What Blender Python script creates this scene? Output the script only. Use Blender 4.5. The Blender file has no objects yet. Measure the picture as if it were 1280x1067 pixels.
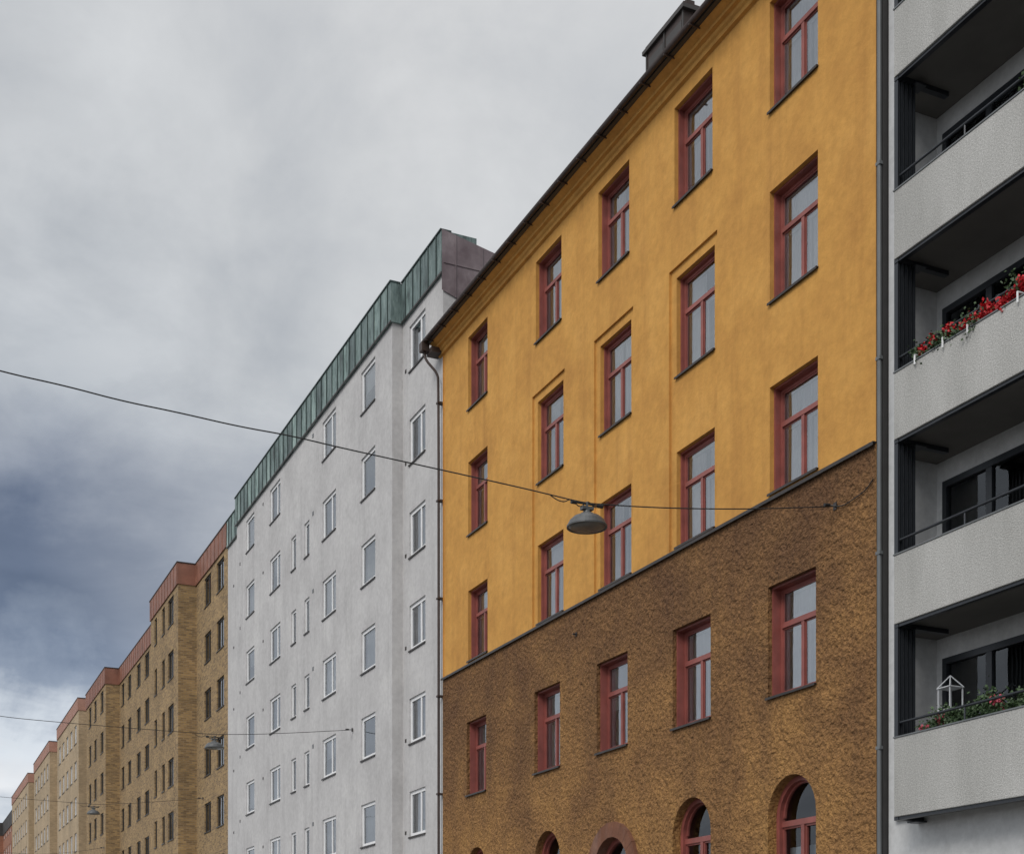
import bpy, math, random
from mathutils import Vector
random.seed(7)
scene = bpy.context.scene
R = math.radians

# ------------------------------------------------------------------ nodes
def new_mat(name):
    m = bpy.data.materials.new(name); m.use_nodes = True
    nt = m.node_tree
    return m, nt, nt.nodes['Principled BSDF']

def N(nt, t, **kw):
    n = nt.nodes.new(t)
    for k, v in kw.items():
        if k in n.inputs.keys(): n.inputs[k].default_value = v
        else: setattr(n, k, v)
    return n

def coords(nt, scale=(1, 1, 1)):
    tc = N(nt, 'ShaderNodeTexCoord'); mp = N(nt, 'ShaderNodeMapping')
    mp.inputs['Scale'].default_value = scale
    nt.links.new(tc.outputs['Object'], mp.inputs['Vector'])
    return mp.outputs['Vector']

def noise(nt, scale, detail=4, rough=.55, sc=(1, 1, 1), dist=0):
    n = N(nt, 'ShaderNodeTexNoise'); n.inputs['Scale'].default_value = scale
    n.inputs['Detail'].default_value = detail; n.inputs['Roughness'].default_value = rough
    n.inputs['Distortion'].default_value = dist
    nt.links.new(coords(nt, sc), n.inputs['Vector'])
    return n.outputs['Fac']

def ramp(nt, fac, stops):
    r = N(nt, 'ShaderNodeValToRGB')
    e = r.color_ramp.elements
    e[0].position = stops[0][0]; e[0].color = (*stops[0][1], 1)
    e[1].position = stops[-1][0]; e[1].color = (*stops[-1][1], 1)
    for p, c in stops[1:-1]:
        x = e.new(p); x.color = (*c, 1)
    nt.links.new(fac, r.inputs['Fac'])
    return r.outputs['Color']

def mixc(nt, a, b, fac, mode='MIX'):
    m = N(nt, 'ShaderNodeMix'); m.data_type = 'RGBA'; m.blend_type = mode
    for s, v in ((m.inputs[6], a), (m.inputs[7], b), (m.inputs[0], fac)):
        if isinstance(v, (int, float)): s.default_value = v
        elif isinstance(v, tuple): s.default_value = (*v, 1)
        else: nt.links.new(v, s)
    return m.outputs[2]

def math_(nt, op, a, b=None, clamp=False):
    m = N(nt, 'ShaderNodeMath'); m.operation = op; m.use_clamp = clamp
    for i, v in enumerate((a, b)):
        if v is None: continue
        if isinstance(v, (int, float)): m.inputs[i].default_value = v
        else: nt.links.new(v, m.inputs[i])
    return m.outputs[0]

def bump(nt, bs, h, strength, dist):
    b = N(nt, 'ShaderNodeBump'); b.inputs['Strength'].default_value = strength
    b.inputs['Distance'].default_value = dist
    nt.links.new(h, b.inputs['Height']); nt.links.new(b.outputs[0], bs.inputs['Normal'])

def plaster(name, c1, c2, c3, big=.35, fine=9, bs=.35, bd=.01, streak=.25, streakcol=(.3, .3, .3), rough=.9, blotch=0, blotchcol=(0, 0, 0)):
    m, nt, p = new_mat(name)
    col = ramp(nt, noise(nt, big, 5, .6), [(.3, c1), (.5, c2), (.7, c3)])
    if blotch:
        bf = ramp(nt, noise(nt, 1.1, 7, .68, (1, 1, .8), .4), [(.5, (0, 0, 0)), (.66, (1, 1, 1))])
        col = mixc(nt, col, blotchcol, math_(nt, 'MULTIPLY', bf, blotch))
    st = noise(nt, 1.0, 5, .6, (2.2, 2.2, .16))
    sf = ramp(nt, st, [(.52, (0, 0, 0)), (.78, (1, 1, 1))])
    sf = math_(nt, 'MULTIPLY', sf, streak)
    col = mixc(nt, col, streakcol, sf)
    f = ramp(nt, noise(nt, fine, 5, .65), [(.3, (.88, .88, .88)), (.7, (1.07, 1.07, 1.07))])
    col = mixc(nt, col, f, 1.0, 'MULTIPLY')
    nt.links.new(col, p.inputs['Base Color'])
    p.inputs['Roughness'].default_value = rough
    p.inputs['Specular IOR Level'].default_value = .2
    bump(nt, p, noise(nt, fine * 2.2, 5, .7), bs, bd)
    return m

def paint(name, c, rough=.5, var=.12, sc=6, metal=0):
    m, nt, p = new_mat(name)
    lo = tuple(x * (1 - var) for x in c); hi = tuple(min(1, x * (1 + var)) for x in c)
    col = ramp(nt, noise(nt, sc, 4), [(.3, lo), (.7, hi)])
    nt.links.new(col, p.inputs['Base Color']); p.inputs['Roughness'].default_value = rough
    p.inputs['Metallic'].default_value = metal
    return m

M = {}
M['yellow'] = plaster('yellow_stucco', (.53, .268, .072), (.61, .318, .083), (.67, .36, .10), big=.7, fine=5, bs=.6, bd=.018,
                      streak=.55, streakcol=(.40, .19, .055), blotch=.45, blotchcol=(.46, .225, .06))
def roughcast():
    m, nt, p = new_mat('brown_roughcast')
    tc = N(nt, 'ShaderNodeTexCoord'); s = N(nt, 'ShaderNodeSeparateXYZ'); nt.links.new(tc.outputs['Object'], s.inputs[0])
    zf = math_(nt, 'MULTIPLY', math_(nt, 'SUBTRACT', 7.2, s.outputs[2]), .045)
    w = math_(nt, 'ADD', noise(nt, .45, 7, .68, dist=.3), zf)
    a = ramp(nt, w, [(.28, (.155, .082, .043)), (.46, (.225, .120, .054)), (.62, (.32, .172, .068)), (.78, (.41, .225, .08))])
    g = noise(nt, 17, 3, .6)
    gm = ramp(nt, g, [(.32, (.70, .69, .68)), (.5, (1, 1, 1)), (.68, (1.32, 1.32, 1.30))])
    col = mixc(nt, a, gm, 1.0, 'MULTIPLY')
    st = ramp(nt, noise(nt, 1, 5, .6, (1.6, 1.6, .2)), [(.5, (0, 0, 0)), (.75, (1, 1, 1))])
    col = mixc(nt, col, (.12, .07, .042), math_(nt, 'MULTIPLY', st, .4))
    nt.links.new(col, p.inputs['Base Color']); p.inputs['Roughness'].default_value = .95
    p.inputs['Specular IOR Level'].default_value = .15
    h = math_(nt, 'ADD', noise(nt, 13, 2, .5), math_(nt, 'MULTIPLY', noise(nt, 38, 3, .6), .3))
    bump(nt, p, h, 1.0, .1)
    return m
M['brown'] = roughcast()
M['white'] = plaster('white_plaster', (.48, .47, .465), (.545, .535, .53), (.60, .59, .58), big=.5, fine=7, bs=.35, bd=.012,
                     streak=.5, streakcol=(.36, .35, .35), blotch=.4, blotchcol=(.43, .42, .415))
M['rwall'] = plaster('smooth_white_render', (.50, .51, .51), (.57, .575, .575), (.61, .615, .61), streak=.25, bs=.15)
def pebble():
    m, nt, p = new_mat('pebbledash_concrete')
    v = N(nt, 'ShaderNodeTexVoronoi'); v.inputs['Scale'].default_value = 55
    nt.links.new(coords(nt), v.inputs['Vector'])
    a = ramp(nt, noise(nt, 50, 3, .6), [(.34, (.33, .325, .31)), (.5, (.44, .435, .415)), (.66, (.55, .545, .52))])
    b = ramp(nt, noise(nt, .9, 6, .65, (1.4, 1, .35)), [(.3, (.80, .80, .79)), (.7, (1.06, 1.06, 1.06))])
    nt.links.new(mixc(nt, a, b, 1.0, 'MULTIPLY'), p.inputs['Base Color'])
    p.inputs['Roughness'].default_value = .9
    bump(nt, p, v.outputs['Distance'], .5, .007)
    return m
M['pebble'] = pebble()
def brickm(name, c1, c2, mortar):
    m, nt, p = new_mat(name)
    tc = N(nt, 'ShaderNodeTexCoord'); s = N(nt, 'ShaderNodeSeparateXYZ'); nt.links.new(tc.outputs['Object'], s.inputs[0])
    u = math_(nt, 'ADD', s.outputs[0], s.outputs[1])
    c = N(nt, 'ShaderNodeCombineXYZ'); nt.links.new(u, c.inputs[0]); nt.links.new(s.outputs[2], c.inputs[1])
    b = N(nt, 'ShaderNodeTexBrick'); nt.links.new(c.outputs[0], b.inputs['Vector'])
    b.inputs['Scale'].default_value = 1; b.inputs['Brick Width'].default_value = .28; b.inputs['Row Height'].default_value = .09
    b.inputs['Mortar Size'].default_value = .012
    b.inputs['Color1'].default_value = (*c1, 1); b.inputs['Color2'].default_value = (*c2, 1); b.inputs['Mortar'].default_value = (*mortar, 1)
    f = ramp(nt, noise(nt, .5, 6, .6), [(.3, (.78, .78, .78)), (.7, (1.15, 1.15, 1.15))])
    f2 = ramp(nt, noise(nt, 3, 4, .7, (1, 1, 3)), [(.3, (.8, .8, .8)), (.7, (1.18, 1.18, 1.18))])
    col = mixc(nt, mixc(nt, b.outputs[0], f, 1.0, 'MULTIPLY'), f2, 1.0, 'MULTIPLY')
    nt.links.new(col, p.inputs['Base Color']); p.inputs['Roughness'].default_value = .9
    return m
M['brick'] = brickm('yellow_brick', (.40, .26, .11), (.19, .12, .058), (.29, .22, .135))
M['brick_beige'] = brickm('beige_brick', (.47, .35, .21), (.37, .27, .16), (.42, .34, .24))
M['brick_red'] = brickm('red_brick', (.33, .12, .06), (.27, .09, .05), (.3, .2, .14))
M['terracotta'] = paint('terracotta_sheet_metal', (.235, .10, .064), .6, .25, 1.5)
M['pinkband'] = paint('pink_sheet_metal', (.38, .20, .145), .6, .12, 1.5)
def copper():
    m, nt, p = new_mat('patinated_copper')
    n = noise(nt, 1.8, 7, .76, (1.8, 1.8, .45))
    col = ramp(nt, n, [(.36, (.055, .07, .068)), (.44, (.13, .185, .175)), (.53, (.21, .29, .275)), (.66, (.34, .43, .40))])
    tc = N(nt, 'ShaderNodeTexCoord'); s = N(nt, 'ShaderNodeSeparateXYZ'); nt.links.new(tc.outputs['Object'], s.inputs[0])
    fl = math_(nt, 'FLOOR', math_(nt, 'DIVIDE', s.outputs[0], .62))
    w = N(nt, 'ShaderNodeTexWhiteNoise'); w.noise_dimensions = '1D'; nt.links.new(fl, w.inputs['W'])
    v = ramp(nt, w.outputs['Value'], [(0, (.5, .5, .52)), (1, (1.2, 1.2, 1.18))])
    nt.links.new(mixc(nt, col, v, 1.0, 'MULTIPLY'), p.inputs['Base Color']); p.inputs['Roughness'].default_value = .65
    return m
M['copper'] = copper()
M['purple'] = plaster('weathered_zinc', (.15, .115, .125), (.21, .17, .18), (.29, .245, .255), big=1.2, fine=4, streak=.4, streakcol=(.35, .31, .31), rough=.6, blotch=.5, blotchcol=(.12, .09, .095))
M['redframe'] = paint('red_window_paint', (.265, .078, .064), .45, .22, 3)
M['whiteframe'] = paint('white_window_paint', (.84, .84, .84), .45, .04)
M['darkframe'] = paint('dark_window_paint', (.035, .033, .032), .45)
M['anthracite'] = paint('anthracite_aluminium', (.03, .034, .04), .35, .1, 5, .3)
M['tin'] = paint('dark_tin', (.045, .038, .035), .45, .25, 3, .4)
M['browntin'] = paint('brown_painted_tin', (.05, .033, .028), .6, .3, 3, .0)
M['greytin'] = paint('grey_painted_tin', (.14, .15, .155), .5, .15, 2)
M['seam'] = paint('dark_copper_seam', (.035, .055, .052), .6, .3, 4)
M['roofing'] = paint('black_roofing_sheet', (.05, .045, .042), .6, .2, 1)
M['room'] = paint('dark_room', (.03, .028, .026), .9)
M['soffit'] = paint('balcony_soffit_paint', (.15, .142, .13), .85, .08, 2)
M['curtain'] = paint('white_curtain', (.88, .88, .87), .9, .03, 8)
M['curtain2'] = paint('ivory_curtain', (.80, .78, .74), .9, .06, 8)
M['curtain3'] = paint('grey_blind', (.55, .57, .59), .9, .06, 8)
M['stone'] = plaster('red_sandstone', (.15, .07, .045), (.2, .092, .058), (.25, .12, .07), big=1.5, fine=12, bs=.5)
M['wood'] = paint('dark_oak_door', (.06, .03, .018), .5, .3, 5)
M['wire'] = paint('black_cable', (.02, .02, .02), .6)
M['lampgrey'] = paint('grey_lamp_enamel', (.085, .09, .092), .4, .2, 6, .1)
M['bowl'] = paint('dirty_lamp_glass', (.12, .125, .12), .25, .2, 6)
M['steel'] = paint('galvanised_steel', (.3, .31, .32), .5, .15, 3, .6)
M['asphalt'] = plaster('asphalt', (.04, .04, .042), (.05, .05, .052), (.065, .065, .065), big=.4, fine=30, streak=.0)
M['paving'] = plaster('concrete_paving', (.2, .2, .19), (.25, .25, .24), (.3, .3, .29), big=.4, fine=20, streak=.0)
M['kerb'] = plaster('granite_kerb', (.25, .25, .25), (.3, .3, .3), (.36, .36, .35), big=2, fine=40, streak=0)
M['roadpaint'] = paint('road_marking_paint', (.7, .7, .68), .7, .1)
M['leaf'] = paint('leaf_green', (.045, .085, .03), .6, .4, 20)
M['petal'] = paint('red_petals', (.5, .006, .012), .6, .3, 20)
M['pink'] = paint('pink_petals', (.5, .08, .12), .6, .3, 20)
def glassm(name, tint, refl):
    m = bpy.data.materials.new(name); m.use_nodes = True; nt = m.node_tree
    nt.nodes.remove(nt.nodes['Principled BSDF']); out = nt.nodes['Material Output']
    tr = N(nt, 'ShaderNodeBsdfTransparent'); tr.inputs[0].default_value = (*tint, 1)
    gl = N(nt, 'ShaderNodeBsdfGlossy'); gl.inputs['Roughness'].default_value = .015
    gl.inputs['Color'].default_value = (.92, .96, 1, 1)
    fr = N(nt, 'ShaderNodeFresnel'); fr.inputs[0].default_value = refl
    b = N(nt, 'ShaderNodeBump'); b.inputs['Strength'].default_value = .3; b.inputs['Distance'].default_value = .012
    nt.links.new(noise(nt, 1.6, 2, .4), b.inputs['Height']); nt.links.new(b.outputs[0], gl.inputs['Normal'])
    mx = N(nt, 'ShaderNodeMixShader')
    nt.links.new(fr.outputs[0], mx.inputs[0]); nt.links.new(tr.outputs[0], mx.inputs[1]); nt.links.new(gl.outputs[0], mx.inputs[2])
    nt.links.new(mx.outputs[0], out.inputs[0]); return m
M['glass'] = glassm('window_glass', (1, 1, 1), 3.2)
M['glass_dark'] = glassm('balcony_glass', (.7, .75, .78), 1.6)

# ------------------------------------------------------------------ mesh builder
class MB:
    def __init__(s): s.v = []; s.f = []; s.mi = []; s.mats = []
    def mat(s, k):
        if k not in s.mats: s.mats.append(k)
        return s.mats.index(k)
    def poly(s, pts, k):
        i = len(s.v); s.v += [tuple(p) for p in pts]; s.f.append(tuple(range(i, i + len(pts)))); s.mi.append(s.mat(k))
    def box(s, x0, x1, y0, y1, z0, z1, k):
        if x0 > x1: x0, x1 = x1, x0
        i = len(s.v)
        s.v += [(x0, y0, z0), (x1, y0, z0), (x1, y1, z0), (x0, y1, z0), (x0, y0, z1), (x1, y0, z1), (x1, y1, z1), (x0, y1, z1)]
        for q in ((0, 3, 2, 1), (4, 5, 6, 7), (0, 1, 5, 4), (1, 2, 6, 5), (2, 3, 7, 6), (3, 0, 4, 7)):
            s.f.append(tuple(i + a for a in q)); s.mi.append(s.mat(k))
    def obj(s, name, parent, smooth=False, bevel=0):
        me = bpy.data.meshes.new(name); me.from_pydata(s.v, [], s.f)
        for k in s.mats: me.materials.append(M[k])
        me.polygons.foreach_set('material_index', s.mi)
        if smooth: me.polygons.foreach_set('use_smooth', [True] * len(s.f))
        me.update(); o = bpy.data.objects.new(name, me); scene.collection.objects.link(o)
        if parent: o.parent = parent
        if bevel:
            b = o.modifiers.new('bevel', 'BEVEL'); b.width = bevel; b.segments = 2; b.limit_method = 'ANGLE'
        return o

def empty(name):
    e = bpy.data.objects.new(name, None); scene.collection.objects.link(e); return e

def arc(cx, zs, rx, rz, n=14):
    return [(cx + rx * math.cos(math.pi * i / n), zs + rz * math.sin(math.pi * i / n)) for i in range(n + 1)]

def wall(mb, x0, x1, z0, z1, y, holes, depth, k, kr=None):
    """front wall in the plane y with real openings; hole = (a,b,c,d[,'arch'])"""
    kr = kr or k
    xs = sorted({x0, x1, *[h[0] for h in holes], *[h[1] for h in holes]})
    zs = sorted({z0, z1, *[h[2] for h in holes], *[h[3] for h in holes]})
    xs = [x for x in xs if x0 <= x <= x1]; zs = [z for z in zs if z0 <= z <= z1]
    for i in range(len(xs) - 1):
        for j in range(len(zs) - 1):
            cx = (xs[i] + xs[i + 1]) / 2; cz = (zs[j] + zs[j + 1]) / 2
            if any(h[0] < cx < h[1] and h[2] < cz < h[3] for h in holes): continue
            mb.poly([(xs[i], y, zs[j]), (xs[i + 1], y, zs[j]), (xs[i + 1], y, zs[j + 1]), (xs[i], y, zs[j + 1])], k)
    for h in holes:
        a, b, c, d = h[:4]; Y = y + depth
        if len(h) > 4:
            r = (b - a) / 2; s = d - r; pts = arc((a + b) / 2, s, r, r)
            for p, q in zip(pts, pts[1:]):
                mb.poly([(q[0], y, q[1]), (p[0], y, p[1]), (p[0], y, d), (q[0], y, d)], k)
                mb.poly([(p[0], y, p[1]), (q[0], y, q[1]), (q[0], Y, q[1]), (p[0], Y, p[1])], kr)
            top = s
        else:
            top = d; mb.poly([(a, y, d), (a, Y, d), (b, Y, d), (b, y, d)], kr)
        mb.poly([(a, y, c), (a, y, top), (a, Y, top), (a, Y, c)][::-1], kr)
        mb.poly([(b, y, c), (b, y, top), (b, Y, top), (b, Y, c)], kr)
        mb.poly([(a, y, c), (b, y, c), (b, Y, c), (a, Y, c)], kr)

def ring(mb, cx, zs, ro, ri, y0, y1, k, n=14, gap=0):
    for i in range(n):
        t0 = math.pi * (i + gap) / n; t1 = math.pi * (i + 1 - gap) / n
        P = lambda r, t, y: (cx + r * math.cos(t), y, zs + r * math.sin(t))
        mb.poly([P(ri, t0, y0), P(ro, t0, y0), P(ro, t1, y0), P(ri, t1, y0)][::-1], k)
        mb.poly([P(ri, t0, y0), P(ri, t1, y0), P(ri, t1, y1), P(ri, t0, y1)], k)
        mb.poly([P(ro, t0, y0), P(ro, t1, y0), P(ro, t1, y1), P(ro, t0, y1)], k)
        if gap:
            mb.poly([P(ri, t0, y0), P(ro, t0, y0), P(ro, t0, y1), P(ri, t0, y1)], k)
            mb.poly([P(ri, t1, y0), P(ro, t1, y0), P(ro, t1, y1), P(ri, t1, y1)], k)

def curtain(mb, a, b, c, d, y, k, amp=.018, wl=.13):
    n = max(2, int((b - a) / .03)); ph = random.random() * 6
    f = lambda x: y + amp * math.sin(ph + x * 2 * math.pi / wl) + amp * .5 * math.sin(ph * 2 + x * 2.3 * math.pi / wl)
    for i in range(n):
        p = a + (b - a) * i / n; q = a + (b - a) * (i + 1) / n
        mb.poly([(p, f(p), c), (q, f(q), c), (q, f(q), d), (p, f(p), d)], k)

def pane(mb, a, b, c, d, y):
    j = lambda: random.uniform(-.005, .005)
    t = j() ; u = j()
    mb.poly([(a, y + t, c), (b, y + t + u, c), (b, y + u, d), (a, y, d)], 'glass')

def dressing(mb, a, b, c, d, y, simple=False):
    """curtains / blinds behind a window"""
    w = b - a; r = random.random(); k = random.choice(['curtain', 'curtain', 'curtain', 'curtain2'])
    if simple:
        if r < .75:
            mb.poly([(a, y, c), (b, y, c), (b, y, d), (a, y, d)], random.choice(['curtain', 'curtain3', 'curtain2']))
        elif r < .9:
            mb.poly([(a, y, d - (d - c) * .5), (b, y, d - (d - c) * .5), (b, y, d), (a, y, d)], 'curtain')
        return
    if r < .5:
        g = random.uniform(.0, .08) * w; m = a + w * random.uniform(.4, .6)
        curtain(mb, a, m - g, c, d, y, k); curtain(mb, m + g, b, c, d, y, k)
    elif r < .65:
        zz = d - (d - c) * random.uniform(.25, .55)
        mb.poly([(a, y - .03, zz), (b, y - .03, zz), (b, y - .03, d), (a, y - .03, d)], k)
        curtain(mb, a, a + w * .4, c, d, y + .03, 'curtain'); curtain(mb, b - w * .3, b, c, d, y + .03, 'curtain')
    elif r < .95:
        curtain(mb, a, b, c, d, y, 'curtain', .012, .09)
    else:
        curtain(mb, a, a + w * .45, c, d, y, k); curtain(mb, b - w * .3, b, c, d, y, k)

def cyl(mb, p0, p1, r, k, n=10):
    p0 = Vector(p0); p1 = Vector(p1); d = (p1 - p0).normalized()
    u = d.orthogonal().normalized(); v = d.cross(u)
    A = [p0 + r * (u * math.cos(2 * math.pi * i / n) + v * math.sin(2 * math.pi * i / n)) for i in range(n)]
    B = [a + (p1 - p0) for a in A]
    for i in range(n): mb.poly([A[i], A[(i + 1) % n], B[(i + 1) % n], B[i]], k)
    mb.poly(A, k); mb.poly(B, k)

def tube(name, pts, r, k, parent, bez=True):
    cu = bpy.data.curves.new(name, 'CURVE'); cu.dimensions = '3D'; cu.bevel_depth = r; cu.bevel_resolution = 3
    sp = cu.splines.new('POLY' if not bez else 'NURBS'); sp.points.add(len(pts) - 1)
    for i, p in enumerate(pts): sp.points[i].co = (*p, 1)
    if bez: sp.order_u = 3; sp.use_endpoint_u = True; sp.resolution_u = 6
    cu.materials.append(M[k]); cu.use_fill_caps = True
    o = bpy.data.objects.new(name, cu); scene.collection.objects.link(o); o.parent = parent; return o

# ================================================================== YELLOW BUILDING
YB = empty('yellow_apartment_building')
XL, XR = -34.92, -16.81
cols = [(-33.21, -31.93), (-29.07, -27.72), (-25.95, -24.6), (-22.82, -21.47), (-19.66, -18.31)]
rows = [(10.1, 11.96), (13.42, 15.36), (16.74, 18.66)]
LEDGE = 9.98
wb = MB()
PT = 15.55   # top of shallow panels
PD = .05
panels = [(c[0] - .2, c[1] + .16, LEDGE + .0, PT) for c in cols[1:4]]
outer = [(*cols[0], *r) for r in rows] + [(*cols[4], *r) for r in rows] + [(*c, *rows[2]) for c in cols[1:4]]
wall(wb, XL, XR, LEDGE, 19.3, 0, outer + panels, PD, 'yellow')
for a, b, c, d in outer:
    Y0, Y1 = PD, .26
    for x in (a, b): wb.poly([(x, Y0, c), (x, Y1, c), (x, Y1, d), (x, Y0, d)], 'yellow')
    for z in (c, d): wb.poly([(a, Y0, z), (b, Y0, z), (b, Y1, z), (a, Y1, z)], 'yellow')
wb2 = MB()
for p, c in zip(panels, cols[1:4]):
    wall(wb2, p[0], p[1], p[2], p[3], PD, [(*c, *rows[0]), (*c, *rows[1])], .26 - PD, 'yellow')
browns = [(*c, 6.55, 8.48) for c in cols]
arches = [(*c, 2.6, 5.14, 'arch') for i, c in enumerate(cols) if i != 2]
dcx = -25.2; dr = .78
door = (dcx - dr, dcx + dr, .12, 4.70, 'arch')
wall(wb, XL, XR, 0, LEDGE - .02, -.04, browns + arches + [door], .3, 'brown')
wb.obj('walls', YB); wb2.obj('wall_panels', YB)

fr = MB(); gl = MB(); cu = MB(); sl = MB()
def ywindow(a, b, c, d, y, dep=.26):
    Y = y + dep
    for q0, q1 in ((a, a + .035), (b - .035, b)): fr.box(q0, q1, y + .09, Y + .06, c, d, 'redframe')
    fr.box(a + .035, b - .035, y + .09, Y + .06, d - .035, d, 'redframe')
    a2, b2, c2, d2 = a + .035, b - .035, c + .02, d - .035
    t = .055; F0, F1 = Y - .05, Y + .02
    fr.box(a2, a2 + t, F0, F1, c2, d2, 'redframe'); fr.box(b2 - t, b2, F0, F1, c2, d2, 'redframe')
    fr.box(a2 + t, b2 - t, F0, F1, c2, c2 + .08, 'redframe'); fr.box(a2 + t, b2 - t, F0, F1, d2 - t, d2, 'redframe')
    zt = c2 + (d2 - c2) * .66; m = (a2 + b2) / 2
    fr.box(a2 + t, b2 - t, F0 - .02, F1, zt - .04, zt + .04, 'redframe')
    fr.box(m - .04, m + .04, F0 - .012, F1, c2 + .08, zt - .04, 'redframe')
    s = .028
    def sash(p, q, e, f):
        fr.box(p, p + s, F0 + .015, F1 - .01, e, f, 'redframe'); fr.box(q - s, q, F0 + .015, F1 - .01, e, f, 'redframe')
        fr.box(p + s, q - s, F0 + .015, F1 - .01, e, e + s, 'redframe'); fr.box(p + s, q - s, F0 + .015, F1 - .01, f - s, f, 'redframe')
        pane(gl, p + s, q - s, e + s, f - s, Y - .028)
        # white inner casement of the double window
        I0, I1, n = Y + .022, Y + .05, .05
        fr.box(p - .01, p + s + n, I0, I1, e, f, 'whiteframe'); fr.box(q - s - n, q + .01, I0, I1, e, f, 'whiteframe')
        fr.box(p + s + n, q - s - n, I0, I1, e, e + s + n, 'whiteframe'); fr.box(p + s + n, q - s - n, I0, I1, f - s - n * .6, f, 'whiteframe')
    sash(a2 + t, b2 - t, zt + .04, d2 - t); sash(a2 + t, m - .04, c2 + .08, zt - .04); sash(m + .04, b2 - t, c2 + .08, zt - .04)
    dressing(cu, a2 + .03, b2 - .03, c2 + .05, d2, Y + .085)
    sl.box(a - .02, b + .02, y - .05, Y - .05, c - .018, c + .002, 'tin'); sl.box(a - .02, b + .02, y - .052, y - .04, c - .04, c - .018, 'tin')

for i, c in enumerate(cols):
    for j, r in enumerate(rows):
        if 1 <= i <= 3 and j < 2: ywindow(*c, *r, PD, .26 - PD)
        else: ywindow(*c, *r, 0)
    ywindow(*c, 6.55, 8.48, -.04, .3)
for a, b, c, d, _ in arches:
    y = -.04; Y = y + .3; r = (b - a) / 2; s = d - r; cx = (a + b) / 2
    ring(fr, cx, s, r - .002, r - .09, Y - .12, Y + .03, 'redframe')
    ring(fr, cx, s, r - .09, r - .125, Y - .04, Y + .02, 'redframe')
    for q0, q1 in ((a + .002, a + .09), (b - .09, b - .002)): fr.box(q0, q1, Y - .12, Y + .03, c, s, 'redframe')
    fr.box(a + .09, b - .09, Y - .07, Y + .03, s - .16, s - .06, 'redframe')
    fr.box(cx - .045, cx + .045, Y - .065, Y + .03, c, s - .16, 'redframe')
    fr.box(a + .09, b - .09, Y - .06, Y + .03, c, c + .1, 'redframe')
    for p, q in ((a + .09, cx - .045), (cx + .045, b - .09)):
        for g0, g1 in ((p, p + .035), (q - .035, q)): fr.box(g0, g1, Y - .04, Y + .02, c + .1, s - .16, 'redframe')
        fr.box(p + .035, q - .035, Y - .04, Y + .02, s - .195, s - .16, 'redframe')
    gl.poly([(a + .05, Y, c), (b - .05, Y, c), *[(p[0], Y, p[1]) for p in arc(cx, s, r - .05, r - .05)]], 'glass_dark')
    if random.random() < .8: curtain(cu, a + .05, b - .05, c, s - .5, Y + .14, 'curtain')
    sl.box(a - .03, b + .03, y - .06, Y - .12, c - .02, c + .002, 'tin')
st = MB(); s = 4.70 - dr
ring(st, dcx, s, dr + .3, dr - .02, -.12, .1, 'stone', 11, .015)
for i in range(9):
    z0 = .12 + i * (s - .12) / 9
    for q0, q1 in ((dcx - dr - .28, dcx - dr + .02), (dcx + dr - .02, dcx + dr + .28)): st.box(q0, q1, -.12, .1, z0 + .006, z0 + (s - .12) / 9 - .006, 'stone')
st.obj('portal_surround', YB, bevel=.012)
dm = MB(); ring(dm, dcx, s, dr - .02, dr - .12, .1, .2, 'redframe')
dm.box(dcx - dr, dcx + dr, .12, .2, s - .12, s, 'redframe')
for q0, q1 in ((dcx - dr, dcx - .01), (dcx + .01, dcx + dr)):
    dm.box(q0, q1, .16, .22, .12, s - .12, 'wood')
    for zz in (.4, 1.5, 2.6): dm.box(q0 + .12, q1 - .12, .14, .165, zz, zz + .8, 'wood')
dm.poly([(p[0], .17, p[1]) for p in arc(dcx, s, dr - .05, dr - .05)], 'glass_dark'); dm.obj('entrance_door', YB)
sl.box(XL - .01, XR, -.1, .26, LEDGE - .02, LEDGE + .010, 'tin'); sl.box(XL - .01, XR, -.104, -.09, LEDGE - .05, LEDGE - .02, 'tin')
fr.obj('window_frames', YB); gl.obj('window_glass', YB); cu.obj('curtains', YB); sl.obj('sills_and_flashing', YB)
co = MB()
prof = [(0.0, 18.93), (-.07, 18.95), (-.07, 19.03), (-.11, 19.06), (-.13, 19.11), (-.2, 19.13), (-.2, 19.19), (-.26, 19.22), (-.33, 19.265), (0.0, 19.3)]
def extr(mb, prof, x0, x1, k):
    for p, q in zip(prof, prof[1:] + prof[:1]):
        mb.poly([(x0, p[0], p[1]), (x1, p[0], p[1]), (x1, q[0], q[1]), (x0, q[0], q[1])], k)
    for x in (x0, x1): mb.poly([(x, p[0], p[1]) for p in prof], k)
extr(co, prof, XL - .25, XR, 'yellow'); co.obj('cornice', YB)
rf = MB()
extr(rf, [(-.42, 19.27), (-.42, 19.35), (6, 23.2), (12, 19.4), (12, 19.3), (0, 19.302), (0, 19.27)], XL - .3, XR, 'roofing')
gp = [(-.425 - .06 + .06 * math.cos(t), 19.34 + .07 * math.sin(t)) for t in [math.pi + math.pi * i / 8 for i in range(9)]]
extr(rf, gp, XL - .42, XR, 'browntin')
rf.box(XL - .42, XL - .02, -.36, -.02, 18.98, 19.12, 'browntin')
x = XL
while x < XR:   # gutter brackets
    rf.box(x - .012, x + .012, -.55, -.30, 19.24, 19.268, 'browntin'); x += .9
rf.obj('roof_and_gutter', YB)
ch = MB(); cy0 = 1.0
ch.box(-25.6, -24.08, cy0, cy0 + 1.6, 19.5, 21.72, 'browntin')
ch.box(-25.68, -24.0, cy0 - .07, cy0 + 1.67, 21.72, 21.8, 'roofing'); ch.box(-25.62, -24.06, cy0 - .02, cy0 + 1.6, 21.8, 21.88, 'browntin')
for x in (-25.58, -24.84, -24.1): ch.box(x - .02, x + .02, cy0 - .025, cy0, 19.6, 21.72, 'roofing')
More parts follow.
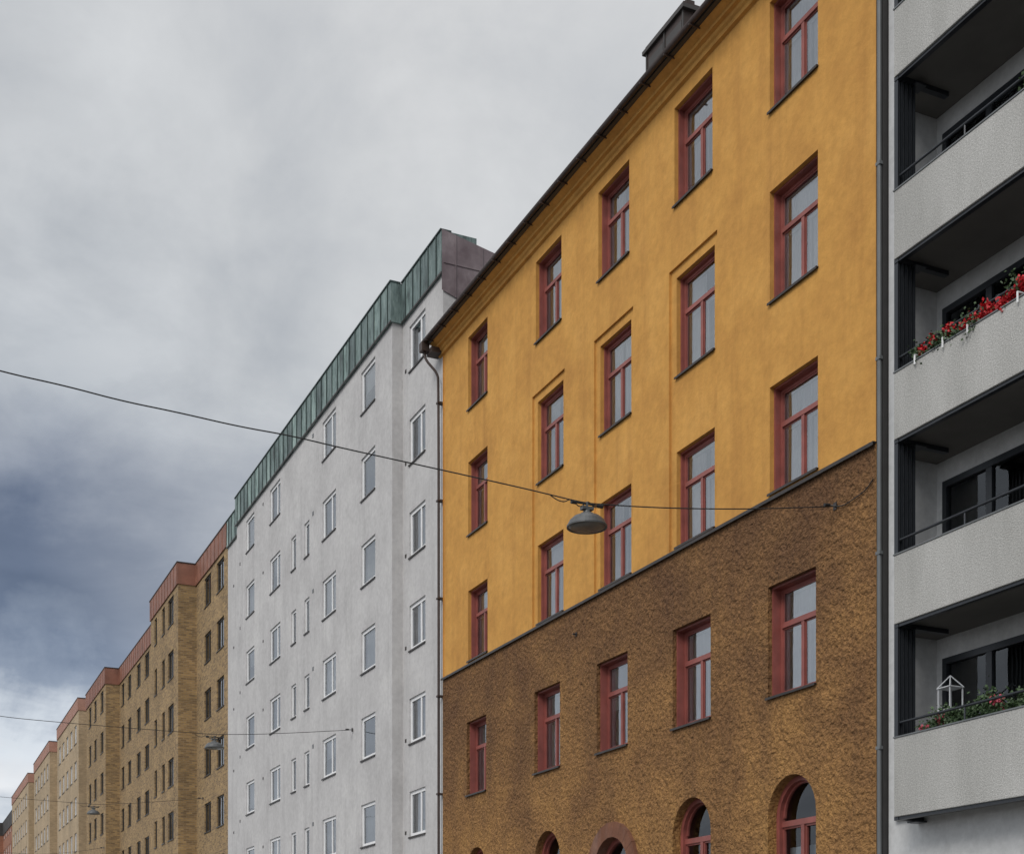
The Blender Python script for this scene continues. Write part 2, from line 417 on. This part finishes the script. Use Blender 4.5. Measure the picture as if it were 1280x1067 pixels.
ch.box(-25.5, -24.9, cy0 - .012, cy0 - .002, 21.2, 21.55, 'roofing'); ch.box(-24.78, -24.16, cy0 - .012, cy0 - .002, 21.2, 21.55, 'roofing')
ch.box(-24.5, -24.3, cy0 + .2, cy0 + .4, 21.88, 22.15, 'browntin')
ch.obj('chimney', YB)
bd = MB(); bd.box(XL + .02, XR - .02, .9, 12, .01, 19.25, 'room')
bd.poly([(XL, -.04, 0), (XL, 12, 0), (XL, 12, 19.3), (XL, -.04, 19.3)], 'yellow'); bd.poly([(XR, -.04, 0), (XR, 12, 0), (XR, 12, 19.3), (XR, -.04, 19.3)], 'yellow')
bd.poly([(XL, 12, 0), (XR, 12, 0), (XR, 12, 19.3), (XL, 12, 19.3)], 'yellow'); bd.obj('rear_body', YB)
tube('downpipe', [(-35.25, -.46, 19.28), (-35.25, -.46, 19.0), (-35.2, -.42, 18.8), (-35.03, -.16, 18.45), (-35.03, -.12, 18.2), (-35.03, -.12, 10), (-35.03, -.12, .1)], .036, 'browntin', YB)
hp = MB()
hp.box(-35.36, -35.14, -.57, -.35, 19.06, 19.3, 'browntin')
for z in (17.6, 14.9, 12.2, 9.5, 6.8, 4.1): hp.box(-35.1, -34.96, -.17, -.0, z, z + .05, 'browntin')
hp.obj('downpipe_brackets', YB)
hk = MB()
for (hx, hz) in ((-26.9, 9.35),):
    cyl(hk, (hx, -.04, hz), (hx, -.13, hz), .02, 'tin', 8); hk.box(hx - .04, hx + .04, -.06, -.04, hz - .04, hz + .04, 'tin')
hk.obj('wall_hooks', YB)

# ================================================================== generic smaller windows
def swindow(fr, gl, cu, sl, a, b, c, d, y, dep, fk, t=.06, mull=True, simple=True, mp=.5, face=0):
    Y = y + dep
    fr.box(a, a + t, Y - .03, Y + .04, c, d, fk); fr.box(b - t, b, Y - .03, Y + .04, c, d, fk)
    fr.box(a + t, b - t, Y - .03, Y + .04, c, c + t, fk); fr.box(a + t, b - t, Y - .03, Y + .04, d - t, d, fk)
    if mull:
        m = a + (b - a) * mp; fr.box(m - .04, m + .04, Y - .025, Y + .03, c + t, d - t, fk)
        pane(gl, a + t, m - .04, c + t, d - t, Y); pane(gl, m + .04, b - t, c + t, d - t, Y)
    else: pane(gl, a + t, b - t, c + t, d - t, Y)
    if fk == 'darkframe':
        if random.random() < .3: dressing(cu, a + t, b - t, c + t, d - t, Y + .15, simple)
    else: dressing(cu, a + t, b - t, c + t, d - t, Y + .09, simple)
    sl.box(a - .02, b + .02, y - .035, Y - .03, c - .02, c + .002, 'tin')
    sl.box(a - .02, b + .02, y - .037, y - .025, c - .045, c - .02, 'tin')

# ================================================================== WHITE BUILDING
WB = empty('white_apartment_building')
sill = [19.57 - 2.735 * i for i in range(7)]
w = MB(); fr = MB(); gl = MB(); cu = MB(); sl = MB()
big = [(-56.4, -55.0), (-52.5, -50.95), (-45.4, -43.85), (-41.18, -39.8)]
small = [(-49.4, -48.75), (-47.65, -47.0)]
ym = -.33
H = [(a, b, z, z + 1.33) for a, b in big for z in sill]
Hs = [(a, b, z + .04, z + 1.26) for a, b in small for z in sill[1:]]
wall(w, -58.05, -38.25, 0, 21.3, ym, H + Hs, .14, 'white')
Hr = [(-37.68, -36.36, z, z + 1.33) for z in sill]
wall(w, -38.25, -35.0, 0, 21.3, 0, Hr, .14, 'white')
wall(w, -61.2, -58.05, 0, 21.3, 0, [], .1, 'white')
for x in (-58.05, -38.25): w.poly([(x, ym, 0), (x, 0, 0), (x, 0, 21.3), (x, ym, 21.3)], 'white')
for h in H: swindow(fr, gl, cu, sl, *h, ym, .08, 'whiteframe', .10, h[1] - h[0] > 1.45, mp=.62)
for h in Hs: swindow(fr, gl, cu, sl, *h, ym, .08, 'whiteframe', .08, False)
for h in Hr: swindow(fr, gl, cu, sl, *h, 0, .08, 'whiteframe', .10, True, mp=.64)
for x in (-35.0, -61.2): w.poly([(x, 0, 0), (x, 12, 0), (x, 12, 21.2), (x, 0, 21.2)], 'white')
w.poly([(-61.2, 12, 0), (-35, 12, 0), (-35, 12, 21.9), (-61.2, 12, 21.9)], 'white')
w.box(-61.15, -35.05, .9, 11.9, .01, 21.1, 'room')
w.obj('walls', WB)
v = MB()
for z in sill:
    v.box(-38.02, -37.92, -.015, .0, z + .1, z + .2, 'tin')
    v.box(-53.6, -53.5, ym - .015, ym, z + 1.1, z + 1.2, 'tin'); v.box(-57.5, -57.42, ym - .015, ym, z - .2, z - .08, 'tin')
    v.box(-46.6, -46.45, ym - .015, ym, z + 1.25, z + 1.38, 'greytin')
    v.box(-60.1, -59.98, -.015, 0, z - .4, z - .3, 'tin')
v.obj('wall_vents', WB)
fr.obj('window_frames', WB); gl.obj('window_glass', WB); cu.obj('curtains', WB); sl.obj('sills', WB)
cp = MB(); zb, zt = 21.22, 22.4
cp.box(-58.12, -38.18, ym - .07, 1, zb, zt, 'copper'); cp.box(-38.18, -34.98, -.06, 1.0, zb - .003, zt - .003, 'copper'); cp.box(-61.25, -58.12, -.06, 1, zb - .003, zt - .003, 'copper')
def seams(x0, x1, y):
    x = math.ceil(x0 / .62) * .62
    while x < x1:
        cp.box(x - .014, x + .014, y - .03, y, zb + .01, zt + .01, 'seam'); x += .62
seams(-58.1, -38.2, ym - .07); seams(-38.1, -35, -.06); seams(-61.2, -58.2, -.06)
for x0, x1, y in ((-58.14, -38.16, ym - .07), (-38.16, -34.97, -.06), (-61.27, -58.14, -.06)):
    cp.box(x0, x1, y - .035, y + .3, zt + .0, zt + .04, 'seam'); cp.box(x0, x1, y - .02, y, zb - .02, zb + .03, 'tin')
cp.obj('copper_parapet', WB)
zn = MB()
zn.poly([(-34.965, -.05, 20.75), (-34.965, 1.0, 20.4), (-34.965, 4.5, 20.2), (-34.965, 4.5, 21.5), (-34.965, -.05, 22.43)][::-1], 'purple')
for i in range(5): zn.box(-34.965, -34.94, .35 + i * .8, .375 + i * .8, 20.6, 22.33 - .17 * i, 'purple')
zn.box(-34.967, -34.945, 0, 4.4, 21.5, 21.52, 'purple')
zn.box(-61.2, -34.99, 1.0, 12, 21.2, 21.5, 'roofing'); zn.obj('roof_and_zinc_side', WB)

# ================================================================== BRICK BUILDING(S)
def rowhouse(name, secs, wk, bk, fk, ztop, band, sills, wh=1.4, dep=.1, sim=True):
    E = empty(name); w = MB(); fr = MB(); gl = MB(); cu = MB(); sl = MB(); bn = MB()
    for x0, x1, y, cl in secs:
        hs = [(a, a + ww, z, z + wh) for a, ww in cl for z in sills]
        wall(w, x0, x1, 0, ztop - band, y, hs, .14, wk)
        for h in hs: swindow(fr, gl, cu, sl, *h, y, dep, fk, .06, h[1] - h[0] > 1)
        for x in (x0, x1): w.poly([(x, y, 0), (x, 1.1, 0), (x, 1.1, ztop - band), (x, y, ztop - band)], wk)
        bn.box(x0 - .04, x1 + .04, y - .06, .95 + y * .1, ztop - band, ztop, bk); bn.box(x0 - .07, x1 + .07, y - .09, .9 + y * .1, ztop + .002, ztop + .05, 'tin')
        x = x0 + .4
        while x < x1: bn.box(x - .012, x + .012, y - .08, y - .06, ztop - band, ztop, bk); x += .8
    X0 = min(s[0] for s in secs); X1 = max(s[1] for s in secs)
    w.box(X0 + .01, X1 - .01, 1.1, 12, .01, ztop - .5, wk)
    w.obj('walls', E); fr.obj('window_frames', E); gl.obj('window_glass', E); cu.obj('curtains', E); sl.obj('sills', E); bn.obj('parapet', E)
    return E
sb = [19.75 - 2.72 * i for i in range(7)]
rowhouse('yellow_brick_apartment_building', [
    (-68.1, -61.22, 0, [(-66.2, 1.45), (-63.5, 1.5)]),
    (-75.8, -68.1, -.9, [(-74.7, .75), (-72.5, .8), (-70.8, 1.5)]),
    (-92.8, -75.8, 0, [(-92, 1.1), (-89.4, 1.3), (-86, 1.4), (-83.1, 1.5), (-80.2, 1.4), (-77.8, 1.2)]),
    (-102.3, -92.8, -.9, [(-101, 1.2), (-98.3, 1.2), (-95.2, 1.4)]),
    (-106, -102.3, 0, [(-105, 1.3)])], 'brick', 'terracotta', 'darkframe', 22.4, 1.05, sb)
rowhouse('beige_brick_apartment_building', [
    (-120, -106, -1.0, [(-119 + 2.6 * i, 1.4) for i in range(5)]),
    (-126, -120, -.2, [(-125 + 2.8 * i, 1.4) for i in range(2)]),
    (-140, -126, -1.0, [(-139 + 2.6 * i, 1.4) for i in range(5)]),
    (-146, -140, -.2, [(-145 + 2.8 * i, 1.4) for i in range(2)]),
    (-166, -146, -1.0, [(-165 + 2.6 * i, 1.4) for i in range(7)])], 'brick_beige', 'pinkband', 'whiteframe', 22.9, .9, sb)
rowhouse('red_brick_apartment_building', [
    (-185, -166.1, -.6, [(-184 + 3 * i, 1.4) for i in range(6)]),
    (-230, -185, -1.6, [(-229 + 3 * i, 1.4) for i in range(15)])], 'brick_red', 'roofing', 'whiteframe', 22.0, 1.6, sb)
rt = MB()
RT = empty('roof_vents')
for x, yy, hh in ((-57.5, 1.4, .5), (-70, 1.5, .45), (-97, 1.0, .5), (-118, 1, .6), (-131, 1, .5), (-104.5, 1, .8)):
    rt.box(x - .35, x + .35, yy, yy + .6, 21.4, 22.5 + hh, 'roofing'); rt.box(x - .42, x + .42, yy - .07, yy + .67, 22.5 + hh, 22.58 + hh, 'tin')
rt.obj('vent_stacks', RT)

# ================================================================== BALCONY BUILDING (right)
BB = empty('balcony_apartment_building')
w = MB(); yw = .05; X1 = -4.0
w.poly([(-16.62, yw, 0), (-16.42 + .0, yw, 0), (-16.42, yw, 24), (-16.62, yw, 24)], 'rwall')
w.poly([(-16.42, yw, 0), (X1, yw, 0), (X1, yw, 4.1), (-16.42, yw, 4.1)], 'rwall')
w.poly([(-16.62, yw, 0), (-16.62, 12, 0), (-16.62, 12, 24), (-16.62, yw, 24)], 'rwall')
w.box(-16.6, -16.42, yw + .003, .82, 4.2, 24, 'rwall')
yb = .82
par = [(4.05, 5.21), (6.89, 7.90), (9.61, 10.59), (12.27, 13.27), (14.96, 15.95), (17.65, 18.63), (20.33, 21.3)]
holes = []
for i in range(6):
    ztop_ = par[i + 1][0]
    for a, b in ((-16.28, -13.6), (-12.6, -9.6), (-8.6, -5.6)): holes.append((a, b, par[i][0] + .35, ztop_ - .3))
wall(w, -16.42, X1, 4.1, 24, yb, holes, .1, 'rwall')
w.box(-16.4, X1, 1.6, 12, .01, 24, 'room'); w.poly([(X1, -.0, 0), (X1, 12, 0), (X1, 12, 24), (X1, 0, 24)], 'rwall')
w.box(-13.9, -12.2, yw - .01, yw + .2, 2.2, 3.3, 'darkframe')
w.obj('walls', BB)
fr = MB(); gl = MB(); cu = MB()
for a, b, c, d in holes:
    Y = yb + .03; t = .09
    fr.box(a, a + t, Y - .05, Y + .05, c, d, 'anthracite'); fr.box(b - t, b, Y - .05, Y + .05, c, d, 'anthracite')
    fr.box(a + t, b - t, Y - .05, Y + .05, c, c + .1, 'anthracite'); fr.box(a + t, b - t, Y - .05, Y + .05, d - .1, d, 'anthracite')
    for q in (.36, .7):
        m = a + (b - a) * q; fr.box(m - .06, m + .06, Y - .04, Y + .04, c + .1, d - .1, 'anthracite')
    gl.poly([(a, Y, c), (b, Y, c), (b, Y, d), (a, Y, d)], 'glass_dark')
    if random.random() < .6: curtain(cu, a + (b - a) * .25, a + (b - a) * .5, c, d, Y + .2, 'curtain2')
fr.obj('balcony_door_frames', BB); gl.obj('balcony_door_glass', BB); cu.obj('curtains', BB)
pb = MB(); yf = -.46; XB = -15.9
sf = MB(); rl = MB(); gz = MB()
for i, (c, d) in enumerate(par):
    pb.box(XB, X1, yf, yf + .12, c, d, 'pebble')
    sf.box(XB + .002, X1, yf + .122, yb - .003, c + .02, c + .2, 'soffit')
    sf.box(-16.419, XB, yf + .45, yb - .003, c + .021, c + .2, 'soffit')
    rl.box(XB - .01, X1, yf - .012, yf + .135, d, d + .02, 'greytin')
    rl.box(XB, X1, yf + .03, yf + .11, c - .045, c - .002, 'anthracite')
    cyl(rl, (XB, yf + .07, d + .23), (X1, yf + .07, d + .23), .02, 'anthracite')
    x = XB + .03
    while x < X1:
        cyl(rl, (x, yf + .07, d), (x, yf + .07, d + .23), .013, 'anthracite', 6); x += 1.35
    rl.box(XB - .02, XB + .07, yf + .02, yb - .3, c - .05, c + .018, 'anthracite')
    rl.box(XB - .06, XB + .14, yf + .30, yf + .5, c - .07, c - .045, 'anthracite')
    top = c - .05; bot = (par[i - 1][1] if i else .5) + .02
    if i:
        for k in range(5):
            y0 = yf + .03 + k * .075
            gz.box(XB - .03, XB + .05, y0, y0 + .03, bot - .3, top, 'anthracite')
            if k < 4: gz.box(XB - .0, XB + .006, y0 + .033, y0 + .074, bot - .3, top, 'greytin')
pb.obj('balcony_parapets', BB, bevel=.01); sf.obj('balcony_slabs', BB); rl.obj('balcony_rails', BB); gz.obj('folded_glazing_panels', BB)
jt = MB(); jt.box(-16.805, -16.635, -.035, .4, 0, 24, 'darkframe'); cyl(jt, (-16.70, -.06, .1), (-16.70, -.06, 23.9), .035, 'greytin', 14)
for z in range(2, 23, 3): jt.box(-16.75, -16.65, -.1, -.03, z + .2, z + .25, 'greytin')
jt.obj('downpipe', BB)
rr = MB(); rr.box(-16.62, X1, -.46, 12, 24.0, 24.3, 'roofing'); rr.obj('roof', BB)

def plants(name, x0, x1, y, z, n, cols_, spread=(.1, .12), box=True, sz=(.012, .028), step=.22):
    E = empty(name); mb = MB(); random.seed(int(abs(x0 * 100)))
    nx = max(1, int((x1 - x0) / step))
    cl = []
    for i in range(nx):
        k0 = random.choices(list(cols_.keys()), list(cols_.values()))[0]
        cl.append((x0 + (x1 - x0) * (i + .5) / nx + random.uniform(-.05, .05), random.gauss(0, spread[0] * .5), random.gauss(0, spread[1] * .6), k0))
    for _ in range(n):
        cx, cy, cz, k0 = random.choice(cl)
        g = .035 if k0 != 'leaf' else .07
        p = Vector((cx + random.gauss(0, g), y + cy + random.gauss(0, g), z + cz + random.gauss(0, g)))
        k = k0 if random.random() < .93 else 'leaf'
        s = random.uniform(*sz); u = Vector((random.gauss(0, 1), random.gauss(0, 1), random.gauss(0, 1))).normalized(); vv = u.orthogonal().normalized()
        mb.poly([p - u * s, p - vv * s * .7, p + u * s, p + vv * s * .7], k)
    mb.obj('foliage', E)
    if box:
        t = MB(); t.box(x0, x1, y + .08, y + .22, z - .26, z - .1, 'greytin')
        for q in (.12, .88):
            xx = x0 + (x1 - x0) * q; t.box(xx - .012, xx + .012, y - .1, y + .1, z - .05, z - .035, 'whiteframe'); t.box(xx - .012, xx + .012, y - .115, y - .1, z - .18, z - .035, 'whiteframe')
        t.obj('planter', E)
plants('geranium_flower_box', -15.5, -14.75, yf + .07, 10.70, 1500, {'petal': .55, 'leaf': .45}, (.07, .1), True, (.014, .03), .07)
plants('geranium_flower_box', -14.5, -13.3, yf + .07, 10.70, 2300, {'petal': .6, 'leaf': .4}, (.07, .1), True, (.014, .03), .07)
plants('balcony_plants', -15.6, -13.2, yf + .32, 5.34, 4200, {'leaf': .92, 'pink': .08}, (.1, .13), False, (.014, .035), .05)
plants('potted_plant', -13.6, -13.2, yf + .3, 13.45, 700, {'leaf': 1}, (.1, .15), False, (.014, .03), .06)
LN = empty('garden_lantern'); ln = MB(); lx, ly, lz = -15.5, .25, 5.6
for dx in (-.12, .12):
    for dy in (-.12, .12): ln.box(lx + dx - .008, lx + dx + .008, ly + dy - .008, ly + dy + .008, lz, lz + .34, 'curtain3')
for z in (lz, lz + .33): 
    ln.box(lx - .14, lx + .14, ly - .14, ly + .14, z, z + .015, 'curtain3')
for dx, dy in ((-1, -1), (1, -1), (1, 1), (-1, 1)):
    cyl(ln, (lx + dx * .13, ly + dy * .13, lz + .345), (lx, ly, lz + .52), .009, 'curtain3', 6)
ln.box(lx - .05, lx + .05, ly - .05, ly + .05, 4.3, lz, 'greytin'); ln.obj('cage', LN)

# ================================================================== STREET LAMPS ON SPAN WIRES
def street_lamp(xw, wy, wz, lamp_y, lamp_z):
    E = empty('street_lamp')
    tube('span_wire', [(xw, y, z) for y, z in zip(wy, wz)], .009, 'wire', E)
    prof = [(.0, .22), (.05, .22), (.06, .18), (.10, .165), (.12, .14), (.2, .115), (.26, .06), (.29, .0), (.302, -.015), (.302, -.04), (.285, -.04), (.275, -.03)]
    bowl = [(.275, -.03), (.24, -.045), (.17, -.06), (.09, -.07), (.0, -.072)]
    n = 32
    for pr, k, nm in ((prof, 'lampgrey', 'lamp_shade'), (bowl, 'bowl', 'lamp_glass')):
        mb = MB()
        for (r0, z0), (r1, z1) in zip(pr, pr[1:]):
            for i in range(n):
                t0 = 2 * math.pi * i / n; t1 = 2 * math.pi * (i + 1) / n
                mb.poly([(xw + r0 * math.cos(t0), lamp_y + r0 * math.sin(t0), lamp_z + z0), (xw + r0 * math.cos(t1), lamp_y + r0 * math.sin(t1), lamp_z + z0),
                         (xw + r1 * math.cos(t1), lamp_y + r1 * math.sin(t1), lamp_z + z1), (xw + r1 * math.cos(t0), lamp_y + r1 * math.sin(t0), lamp_z + z1)], k)
        mb.obj(nm, E)
    h = MB(); zt = lamp_z + .22
    h.box(xw - .05, xw + .05, lamp_y - .09, lamp_y + .09, zt, zt + .045, 'lampgrey')
    cyl(h, (xw, lamp_y - .2, zt + .09), (xw, lamp_y + .2, zt + .09), .014, 'wire', 8)
    cyl(h, (xw, lamp_y, zt + .04), (xw, lamp_y, zt + .12), .02, 'lampgrey', 8)
    for q in (-.22, .22): cyl(h, (xw, lamp_y + q - .04, zt + .09), (xw, lamp_y + q + .04, zt + .09), .032, 'wire', 8)
    h.obj('hanger', E)
    tube('feed_cable', [(xw, lamp_y - .6, zt + .13), (xw, lamp_y - .42, zt + .03), (xw, lamp_y - .25, zt + .15), (xw, lamp_y - .12, zt + .0), (xw, lamp_y + .02, zt + .16), (xw, lamp_y + .14, zt + .02), (xw, lamp_y + .3, zt + .13)], .008, 'wire', E)
    an = MB(); yA, zA = wy[-1], wz[-1]
    cyl(an, (xw, yA - .12, zA), (xw, yA + .02, zA), .015, 'steel', 8); cyl(an, (xw, yA - .22, zA - .01), (xw, yA - .12, zA), .03, 'wire', 8)
    an.box(xw - .04, xw + .04, yA - .015, yA + .005, zA - .06, zA + .06, 'tin'); an.obj('wall_anchor', E)
    P = MB(); yM, zM = wy[0], wz[0]
    for i in range(8): cyl(P, (xw, yM, zM / 8 * i * 1.02), (xw, yM, zM / 8 * (i + 1) * 1.02), .12 - .007 * i, 'steel', 14)
    P.box(xw - .2, xw + .2, yM - .2, yM + .2, .0, .25, 'steel')
    P.obj('mast', E)
    return E
D = 13.96
def w2(l): return [a - D for a in l]
e = street_lamp(-17.8, w2([-4.6, -1.5, 1.25, 2.0, 2.7, 3.4, 4.21, 4.9, 5.6, 6.92, 8.5, 9.3, 9.6, 10.5, 11.69, 12.8, 13.92]), [9.95, 9.4, 9.1, 9.07, 9.0, 8.98, 8.93, 8.93, 8.88, 8.82, 8.74, 8.68, 8.70, 8.78, 8.93, 9.1, 9.3], 9.385 - D, 8.36)
tube('wall_cable', [(-17.8, -.06, 9.3), (-17.6, -.07, 9.22), (-17.3, -.065, 9.26), (-17.0, -.06, 9.3), (-16.85, -.06, 9.42)], .009, 'wire', e)
street_lamp(-42.0, w2([-4.6, 0, 2.95, 4, 6, 9.0, 9.3, 11, 13.6]), [10.1, 9.55, 9.32, 9.29, 9.27, 9.27, 9.28, 9.42, 9.76], 9.16 - D, 8.88)
street_lamp(-66.5, w2([-4.6, 0, 4, 8.6, 9, 11, 13.94]), [10.9, 10.4, 10.15, 10.03, 10.03, 10.2, 10.6], 8.8 - D, 9.6)
street_lamp(-93.5, w2([-4.6, 0, 4, 8.6, 9, 11, 13.04]), [10.9, 10.4, 10.1, 10.0, 10.0, 10.2, 10.6], 8.8 - D, 9.57)

# ================================================================== GROUND
g = MB(); g.poly([(-900, -500, 0), (400, -500, 0), (400, 500, 0), (-900, 500, 0)], 'asphalt'); g.obj('ground', None)
g = MB(); g.poly([(-400, -11.0, .004), (60, -11.0, .004), (60, -3.2, .004), (-400, -3.2, .004)], 'asphalt'); g.obj('road', None)
g = MB(); g.box(-400, 60, -3.0, 0.0, .001, .12, 'paving'); g.box(-400, 60, -3.2, -3.002, .0, .13, 'kerb'); g.obj('pavement', None)
g = MB(); g.box(-400, 60, -19.5, -11.202, .001, .12, 'paving'); g.box(-400, 60, -11.2, -11.0, .0, .13, 'kerb'); g.obj('pavement', None)
g = MB()
for i in range(60): g.poly([(-240 + i * 5, -7.16, .009), (-237 + i * 5, -7.16, .009), (-237 + i * 5, -7.04, .009), (-240 + i * 5, -7.04, .009)], 'roadpaint')
g.obj('road_markings', None)

# ================================================================== LIGHT
sun = bpy.data.lights.new('sun', 'SUN'); sun.energy = 1.45; sun.angle = R(22); sun.color = (1, .96, .91)
so = bpy.data.objects.new('sun', sun); scene.collection.objects.link(so)
sd = Vector((.55, -.85, .85)).normalized()
so.rotation_euler = sd.to_track_quat('Z', 'Y').to_euler()
wd = bpy.data.worlds.new('World'); scene.world = wd; wd.use_nodes = True; nt = wd.node_tree
bg = nt.nodes['Background']; bg.inputs[1].default_value = .1
sky = N(nt, 'ShaderNodeTexSky'); sky.sky_type = 'NISHITA'; sky.sun_disc = False
sky.sun_elevation = math.asin(sd.z); sky.sun_rotation = math.atan2(sd.x, sd.y)
tc = N(nt, 'ShaderNodeTexCoord'); sp = N(nt, 'ShaderNodeSeparateXYZ'); nt.links.new(tc.outputs['Generated'], sp.inputs[0])
x, y, z = sp.outputs
zz = math_(nt, 'ADD', math_(nt, 'MAXIMUM', z, 0), .16)
cv = N(nt, 'ShaderNodeCombineXYZ'); nt.links.new(math_(nt, 'DIVIDE', x, zz), cv.inputs[0]); nt.links.new(math_(nt, 'DIVIDE', y, zz), cv.inputs[1])
def wn(scale, det, rough, dist=0, off=0, vec=None):
    n = N(nt, 'ShaderNodeTexNoise'); n.inputs['Scale'].default_value = scale; n.inputs['Detail'].default_value = det
    n.inputs['Roughness'].default_value = rough; n.inputs['Distortion'].default_value = dist
    v = N(nt, 'ShaderNodeVectorMath'); v.operation = 'ADD'; v.inputs[1].default_value = (off, off * .7, off)
    nt.links.new(vec or cv.outputs[0], v.inputs[0]); nt.links.new(v.outputs[0], n.inputs['Vector']); return n.outputs['Fac']
n1 = wn(1.5, 7, .52, .4); n2 = wn(.55, 3, .5); n3 = wn(3.4, 7, .55, .5, 3.3)
# billowing cloud edges near the horizon (noise on the view sphere)
n4 = wn(9, 7, .6, .3, 1.7, tc.outputs['Generated'])
zp = math_(nt, 'ADD', z, math_(nt, 'MULTIPLY', math_(nt, 'SUBTRACT', n1, .5), .16))
zp = math_(nt, 'ADD', zp, math_(nt, 'MULTIPLY', math_(nt, 'SUBTRACT', n3, .5), .10))
zp = math_(nt, 'ADD', zp, math_(nt, 'MULTIPLY', math_(nt, 'SUBTRACT', n4, .5), .14))
A = ramp(nt, zp, [(0, (.70, .73, .77)), (.10, (.64, .69, .75)), (.14, (.82, .84, .87)), (.175, (.70, .75, .81)), (.205, (.30, .355, .45)), (.235, (.165, .21, .30)), (.28, (.16, .20, .285)),
                  (.34, (.28, .315, .385)), (.42, (.42, .45, .49)), (.52, (.54, .56, .585)), (1, (.62, .63, .64))])
B = ramp(nt, zp, [(0, (.7, .72, .75)), (.2, (.52, .55, .6)), (.4, (.57, .59, .61)), (.6, (.62, .63, .645)), (1, (.62, .62, .63))])
az = math_(nt, 'DIVIDE', y, math_(nt, 'MAXIMUM', math_(nt, 'MULTIPLY', x, -1), .05))
az = math_(nt, 'MAXIMUM', az, math_(nt, 'MULTIPLY', az, -3))
az = math_(nt, 'ADD', az, math_(nt, 'MULTIPLY', math_(nt, 'SUBTRACT', n2, .5), .3))
mr = N(nt, 'ShaderNodeMapRange'); mr.inputs['From Min'].default_value = .12; mr.inputs['From Max'].default_value = .38
nt.links.new(az, mr.inputs['Value'])
C = mixc(nt, A, B, mr.outputs[0])
cn = math_(nt, 'ADD', math_(nt, 'MULTIPLY', n1, .5), math_(nt, 'MULTIPLY', n3, .35))
cn = math_(nt, 'ADD', cn, math_(nt, 'MULTIPLY', n4, .15))
cl = ramp(nt, cn, [(.37, (.70, .72, .755)), (.46, (.90, .91, .925)), (.54, (1.05, 1.05, 1.045)), (.63, (1.22, 1.215, 1.20))])
C = mixc(nt, C, cl, 1.0, 'MULTIPLY')
zb_ = N(nt, 'ShaderNodeMapRange'); zb_.inputs['From Min'].default_value = .6; zb_.inputs['From Max'].default_value = 1
zb_.inputs['To Min'].default_value = 1; zb_.inputs['To Max'].default_value = 1.7; nt.links.new(z, zb_.inputs['Value'])
yb_ = N(nt, 'ShaderNodeMapRange'); yb_.inputs['From Min'].default_value = 0; yb_.inputs['From Max'].default_value = -.6
yb_.inputs['To Min'].default_value = 1; yb_.inputs['To Max'].default_value = 1.4; nt.links.new(y, yb_.inputs['Value'])
sc = math_(nt, 'MULTIPLY', math_(nt, 'MULTIPLY', zb_.outputs[0], yb_.outputs[0]), 10)
vm = N(nt, 'ShaderNodeVectorMath'); vm.operation = 'SCALE'; nt.links.new(C, vm.inputs[0]); nt.links.new(sc, vm.inputs['Scale'])
nt.links.new(mixc(nt, vm.outputs[0], sky.outputs[0], .04), bg.inputs[0])

# ================================================================== CAMERA (level, rising-front / shift lens)
cd = bpy.data.cameras.new('camera'); cam = bpy.data.objects.new('camera', cd); scene.collection.objects.link(cam)
cam.location = (0, -13.96, 1.6); f = Vector((-1700, 780, 0)).normalized()
cam.rotation_euler = f.to_track_quat('-Z', 'Y').to_euler()
cd.sensor_width = 36; cd.lens = 36 * 1700 / 1280; cd.shift_y = 694.5 / 1280; cd.clip_end = 3000; cd.clip_start = .1
scene.camera = cam
scene.view_settings.view_transform = 'Standard'; scene.view_settings.look = 'None'; scene.view_settings.exposure = 0
